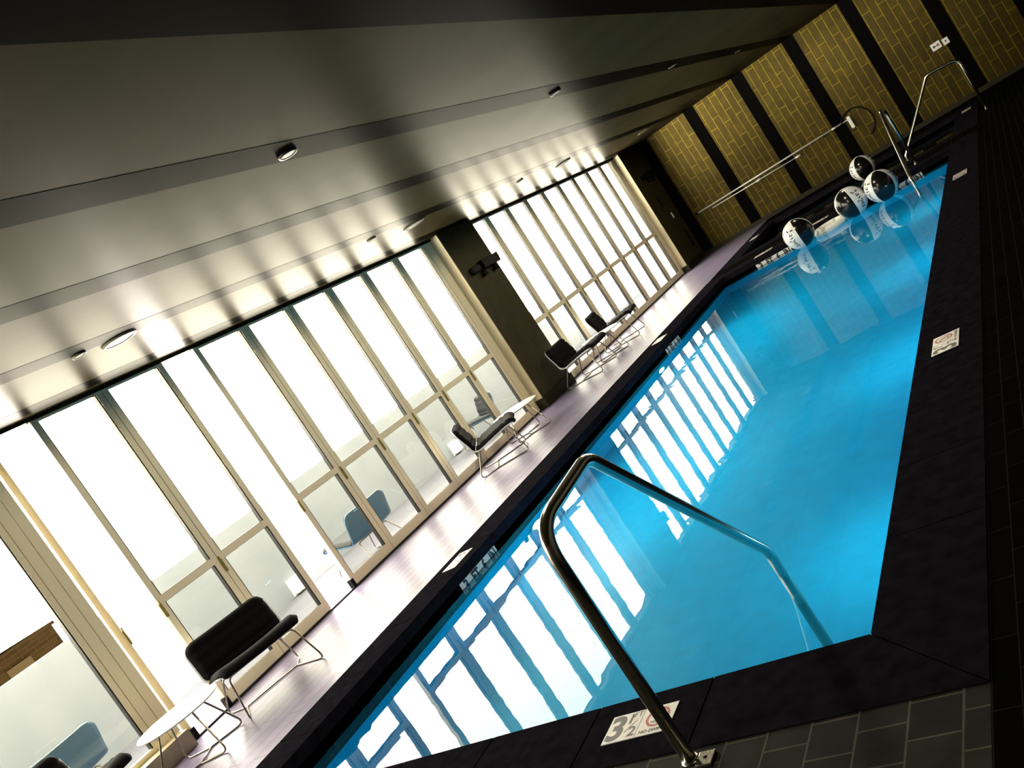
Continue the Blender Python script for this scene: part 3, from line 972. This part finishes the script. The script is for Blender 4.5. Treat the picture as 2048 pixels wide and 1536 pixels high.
zb_ = WZ + BR - 0.016
def ball_rot(x, y, black_mid_deg, tilt=(0, 0)):
    return math.atan2(-y, -x) + math.radians(black_mid_deg)
spots = [((-3.304, 13.315), 34.5, (3, 0), 'black and white beach ball on the pool, leftmost, beside the depth sign tiles'),
         ((-2.502, 13.488), -29.0, (2, 4), 'black and white beach ball in the middle, touching the floating ring'),
         ((-2.043, 13.415), 8.0, (-4, 3), 'black and white beach ball on the pool, rightmost, beside the far handrail'),
         ((-2.779, 17.524), 6.0, (0, 2), 'smaller looking beach ball farthest back, floating on the spa')]
for i, ((x, y), dphi, tilt, lab) in enumerate(spots):
    o = ball if i == 0 else copy_tree(ball)
    o.location = (x, y, zb_)
    o.rotation_euler = (math.radians(tilt[0]), math.radians(tilt[1]), ball_rot(x, y, dphi))
    tag(o, lab, 'beach ball', 'black and white beach balls')

# ------------------------------------------------------------------ floating ring
t = empty('life_ring', (-2.93, 13.62, WZ + 0.035), 0, 'white ring buoy floating flat between the beach balls', 'ring buoy')
bm = bmesh.new()
tube(bm, [(0.20 * math.cos(2 * PI * k / 48), 0.20 * math.sin(2 * PI * k / 48), 0) for k in range(48)], 0.062, 16, True)
obj('ring', bm, M_foam, t)
for k in range(4):
    a = PI / 4 + k * PI / 2 + 0.5
    bm = bmesh.new()
    seg = [(0.20 * math.cos(a + d), 0.20 * math.sin(a + d), 0) for d in (-0.13, -0.065, 0, 0.065, 0.13)]
    tube(bm, seg, 0.065, 16)
    obj('strap', bm, M_bandt, t)
bm = bmesh.new()
tube(bm, [(0.275 * math.cos(2 * PI * k / 48), 0.275 * math.sin(2 * PI * k / 48), 0.004 + 0.012 * math.cos(8 * PI * k / 48)) for k in range(48)], 0.005, 6, True)
obj('grab_rope', bm, M_foam, t)

# ------------------------------------------------------------------ far wall things
def wall_hooks(root, xs, z):
    for x in xs:
        bm = nbox(x - 0.015, x + 0.015, YF - 0.016, YF, z - 0.05, z + 0.04)
        tube(bm, [(x, YF - 0.012, z - 0.035), (x, YF - 0.06, z - 0.035), (x, YF - 0.075, z - 0.01)], 0.006, 6)
        obj('hook', bm, M_black, root)
yp = YF - 0.055
t = empty('pool_pole', (0, 0, 0), 0, 'long white pole hung level on the far wall, the upper one, with a brush', 'pole')
obj('tube', ntube([(-6.45, yp, 0.915), (-2.86, yp, 0.90)], 0.017, 12), M_alu, t)
obj('grip', ntube([(-6.50, yp, 0.915), (-6.44, yp, 0.915)], 0.021, 12), M_black, t)
obj('collar', ntube([(-3.20, yp, 0.9015), (-3.12, yp, 0.901)], 0.023, 12), M_alu, t)
bm = nbox(-2.86, -2.79, yp - 0.05, yp + 0.03, 0.70, 0.96, bevel=0.012)
obj('brush_head', bm, M_white, t)
wall_hooks(t, (-5.6, -4.4, -3.4), 0.90)
t = empty('pool_pole.001', (0, 0, 0), 0, 'shorter white pole hung just below the long one', 'pole')
obj('tube', ntube([(-6.1, yp, 0.842), (-3.99, yp, 0.805)], 0.012, 12), M_alu, t)
for x in (-4.95, -4.02):
    z = 0.842 + (x + 6.1) / 2.11 * -0.037
    obj('collar', ntube([(x - 0.06, yp, z + 0.001), (x + 0.06, yp, z - 0.001)], 0.024, 12), M_alu, t)
t = empty('rescue_hook', (0, 0, 0), 0, 'black curved rescue hook hung on the far wall beside the pole brush', 'rescue hook')
arc = []
for k in range(21):
    a = math.radians(150 - k * 11.0)
    arc.append((-2.74 + 0.31 * math.cos(a), YF - 0.05, 0.72 + 0.33 * math.sin(a)))
obj('hoop', ntube(arc, 0.014, 10), M_black, t)
obj('socket', ntube([(-3.06, YF - 0.05, 0.86), (-2.92, YF - 0.05, 0.93)], 0.024, 10), M_black, t)
obj('hook', nbox(-2.80, -2.74, YF - 0.06, YF, 1.02, 1.06), M_black, t)
# notice and switch plate at the right
t = frame_empty('wall_notice', (-0.914, YF - 0.004, 1.19), X_, Z_, neg(Y_), label='small white notice with a red and black symbol on the far wall', cat='notice')
obj('plate', nbox(-0.085, 0.085, -0.070, 0.070, -0.003, 0.003), M_white, t)
bm = bmesh.new()
for (cx, cz, r, mi) in ((-0.035, 0.0, 0.022, 0), (0.035, 0.0, 0.024, 1)):
    ring2d(bm, cx, cz, 0.004, r, 0.0036, 20, mi)
quad(bm, [(-0.03, -0.006, 0.0036), (0.03, -0.006, 0.0036), (0.03, 0.006, 0.0036), (-0.03, 0.006, 0.0036)], 1)
obj('symbol', bm, [M_ink, M_red], t)
t = frame_empty('switch_plate', (-0.74, YF - 0.016, 1.172), X_, Z_, neg(Y_), label='small square white switch plate on the far wall beside a black panel', cat='switch')
obj('plate', nbox(-0.055, 0.055, -0.062, 0.062, -0.003, 0.004, bevel=0.002), M_white, t)
obj('button', lathe(bmesh.new(), [(0.014, 0.004), (0.012, 0.010), (0, 0.010)], 16), M_black, t)

# emergency lights on the taupe walls
def emergency_light(y, label):
    t = empty('emergency_light', (-6.85, y, 2.22), 0, label, 'emergency light', 'black twin head wall lights')
    bm = nbox(0.0, 0.10, -0.06, 0.44, -0.055, 0.085, bevel=0.012)
    obj('housing', bm, M_black, t)
    obj('end_box', nbox(0.0, 0.09, -0.36, -0.14, -0.05, 0.05, bevel=0.02), M_black, t)
    obj('conduit', ntube([(0.04, -0.15, -0.01), (0.04, -0.05, -0.01)], 0.02, 10), M_black, t)
    for yy in (-0.10, 0.25):
        l = obj('lamp_head', lathe(bmesh.new(), [(0, 0.05), (0.03, 0.04), (0.045, 0.0), (0.05, -0.05), (0.043, -0.055), (0, -0.05)], 18, off=(0.06, yy, -0.09)), M_black, t)
    obj('arrow_tip', poly_prism(bmesh.new(), [(0.01, 0.44), (0.09, 0.44), (0.09, 0.46), (0.01, 0.52)], 0.0, 0.09), M_black, t)
    return t
emergency_light(11.14, 'black twin head emergency light high on the taupe column')
emergency_light(19.02, 'black twin head emergency light high on the far pier')
t = frame_empty('wall_sign', (-6.848, 18.89, 1.576), (0, 1, 0), Z_, X_, label='small dark lettered sign on the far pier', cat='sign')
bm = bmesh.new()
for k in range(5):
    x0 = -0.07
    while x0 < 0.07:
        w = rnd.uniform(0.012, 0.03)
        box(bm, x0, x0 + w, 0.10 - k * 0.055, 0.13 - k * 0.055, 0.0, 0.004)
        x0 += w + 0.008
obj('lettering', bm, M_black, t)
t = frame_empty('light_switch', (-6.848, 19.13, 1.19), (0, 1, 0), Z_, X_, label='white light switch on the far pier near the corner', cat='switch')
obj('plate', nbox(-0.045, 0.045, -0.07, 0.07, 0.0, 0.006, bevel=0.002), M_white, t)
obj('rocker', nbox(-0.015, 0.015, -0.03, 0.03, 0.006, 0.011), M_white, t)
t = frame_empty('wall_vent', (-6.848, 19.28, 0.55), (0, 1, 0), Z_, X_, label='narrow dark vent slot low on the far pier', cat='vent')
obj('frame', nbox(-0.05, 0.05, -0.20, 0.20, 0.0, 0.006), M_black, t)

# ceiling fittings
def ceiling_disc(name, x, y, r, label, cat, group, dark=False):
    t = empty(name, (x, y, ZC), 0, label, cat, group)
    obj('trim_ring', lathe(bmesh.new(), [(r * 0.80, 0.0), (r, 0.0), (r, -0.006), (r * 0.94, -0.014), (r * 0.80, -0.014)], 40), M_black if dark else M_disc, t)
    obj('grille' if not dark else 'plate', lathe(bmesh.new(), [(r * 0.80, -0.010), (r * 0.4, -0.012), (0, -0.0125)], 40), M_disc if not dark else M_black, t)
for (x, y, lab) in ((-5.62, 4.28, 'large round ceiling speaker nearest the camera, by the open doors'), (-5.76, 8.63, 'large round ceiling speaker just before the taupe column'), (-5.70, 13.0, 'large round ceiling speaker just past the taupe column'), (-5.74, 17.2, 'large round ceiling speaker nearest the far wall')):
    ceiling_disc('ceiling_speaker', x, y, 0.14, lab, 'ceiling speaker', 'round ceiling speakers')
for (x, y, lab) in ((-5.60, 3.91, 'small round ceiling sprinkler plate near the nearest speaker'), (-5.66, 7.65, 'small round ceiling sprinkler plate before the second speaker'), (-5.72, 11.45, 'small round ceiling sprinkler plate in front of the taupe column')):
    ceiling_disc('ceiling_sprinkler', x, y, 0.055, lab, 'sprinkler', 'small sprinkler plates in the ceiling')
def downlight(y, lab):
    t = empty('ceiling_downlight', (-3.08, y, ZC - 0.001), 0, lab, 'downlight', 'round downlights on the dark ceiling band')
    r = 0.06
    obj('trim_ring', lathe(bmesh.new(), [(r * 0.80, 0.0), (r, 0.0), (r, -0.006), (r * 0.94, -0.014), (r * 0.80, -0.014)], 40), M_black, t)
    obj('lens', lathe(bmesh.new(), [(r * 0.80, -0.010), (r * 0.4, -0.012), (0, -0.0125)], 40), M_dlens, t)
    d = bpy.data.lights.new('downlight_beam', 'SPOT')
    d.energy = DOWN_W
    d.color = (1.0, 0.89, 0.66)
    d.spot_size = math.radians(179)
    d.spot_blend = 0.12
    d.shadow_soft_size = 0.045
    lo = bpy.data.objects.new('downlight_beam', d)
    COL.objects.link(lo)
    lo.parent = t
    lo.location = (0, 0, -0.065)
M_dlens = bpy.data.materials.new('downlight_lens')
M_dlens.use_nodes = True
_p = M_dlens.node_tree.nodes['Principled BSDF']
_p.inputs['Base Color'].default_value = (0.1, 0.09, 0.07, 1)
_p.inputs['Emission Color'].default_value = (1.0, 0.85, 0.6, 1)
_p.inputs['Emission Strength'].default_value = 0.15
DOWN_W = 140
for (y, lab) in ((3.95, 'round downlight on the dark ceiling band, the nearest one'), (7.72, 'round downlight on the dark ceiling band, second from the camera'), (11.47, 'round downlight on the dark ceiling band, third from the camera'), (15.2, 'round downlight on the dark ceiling band, nearest the far wall')):
    downlight(y, lab)
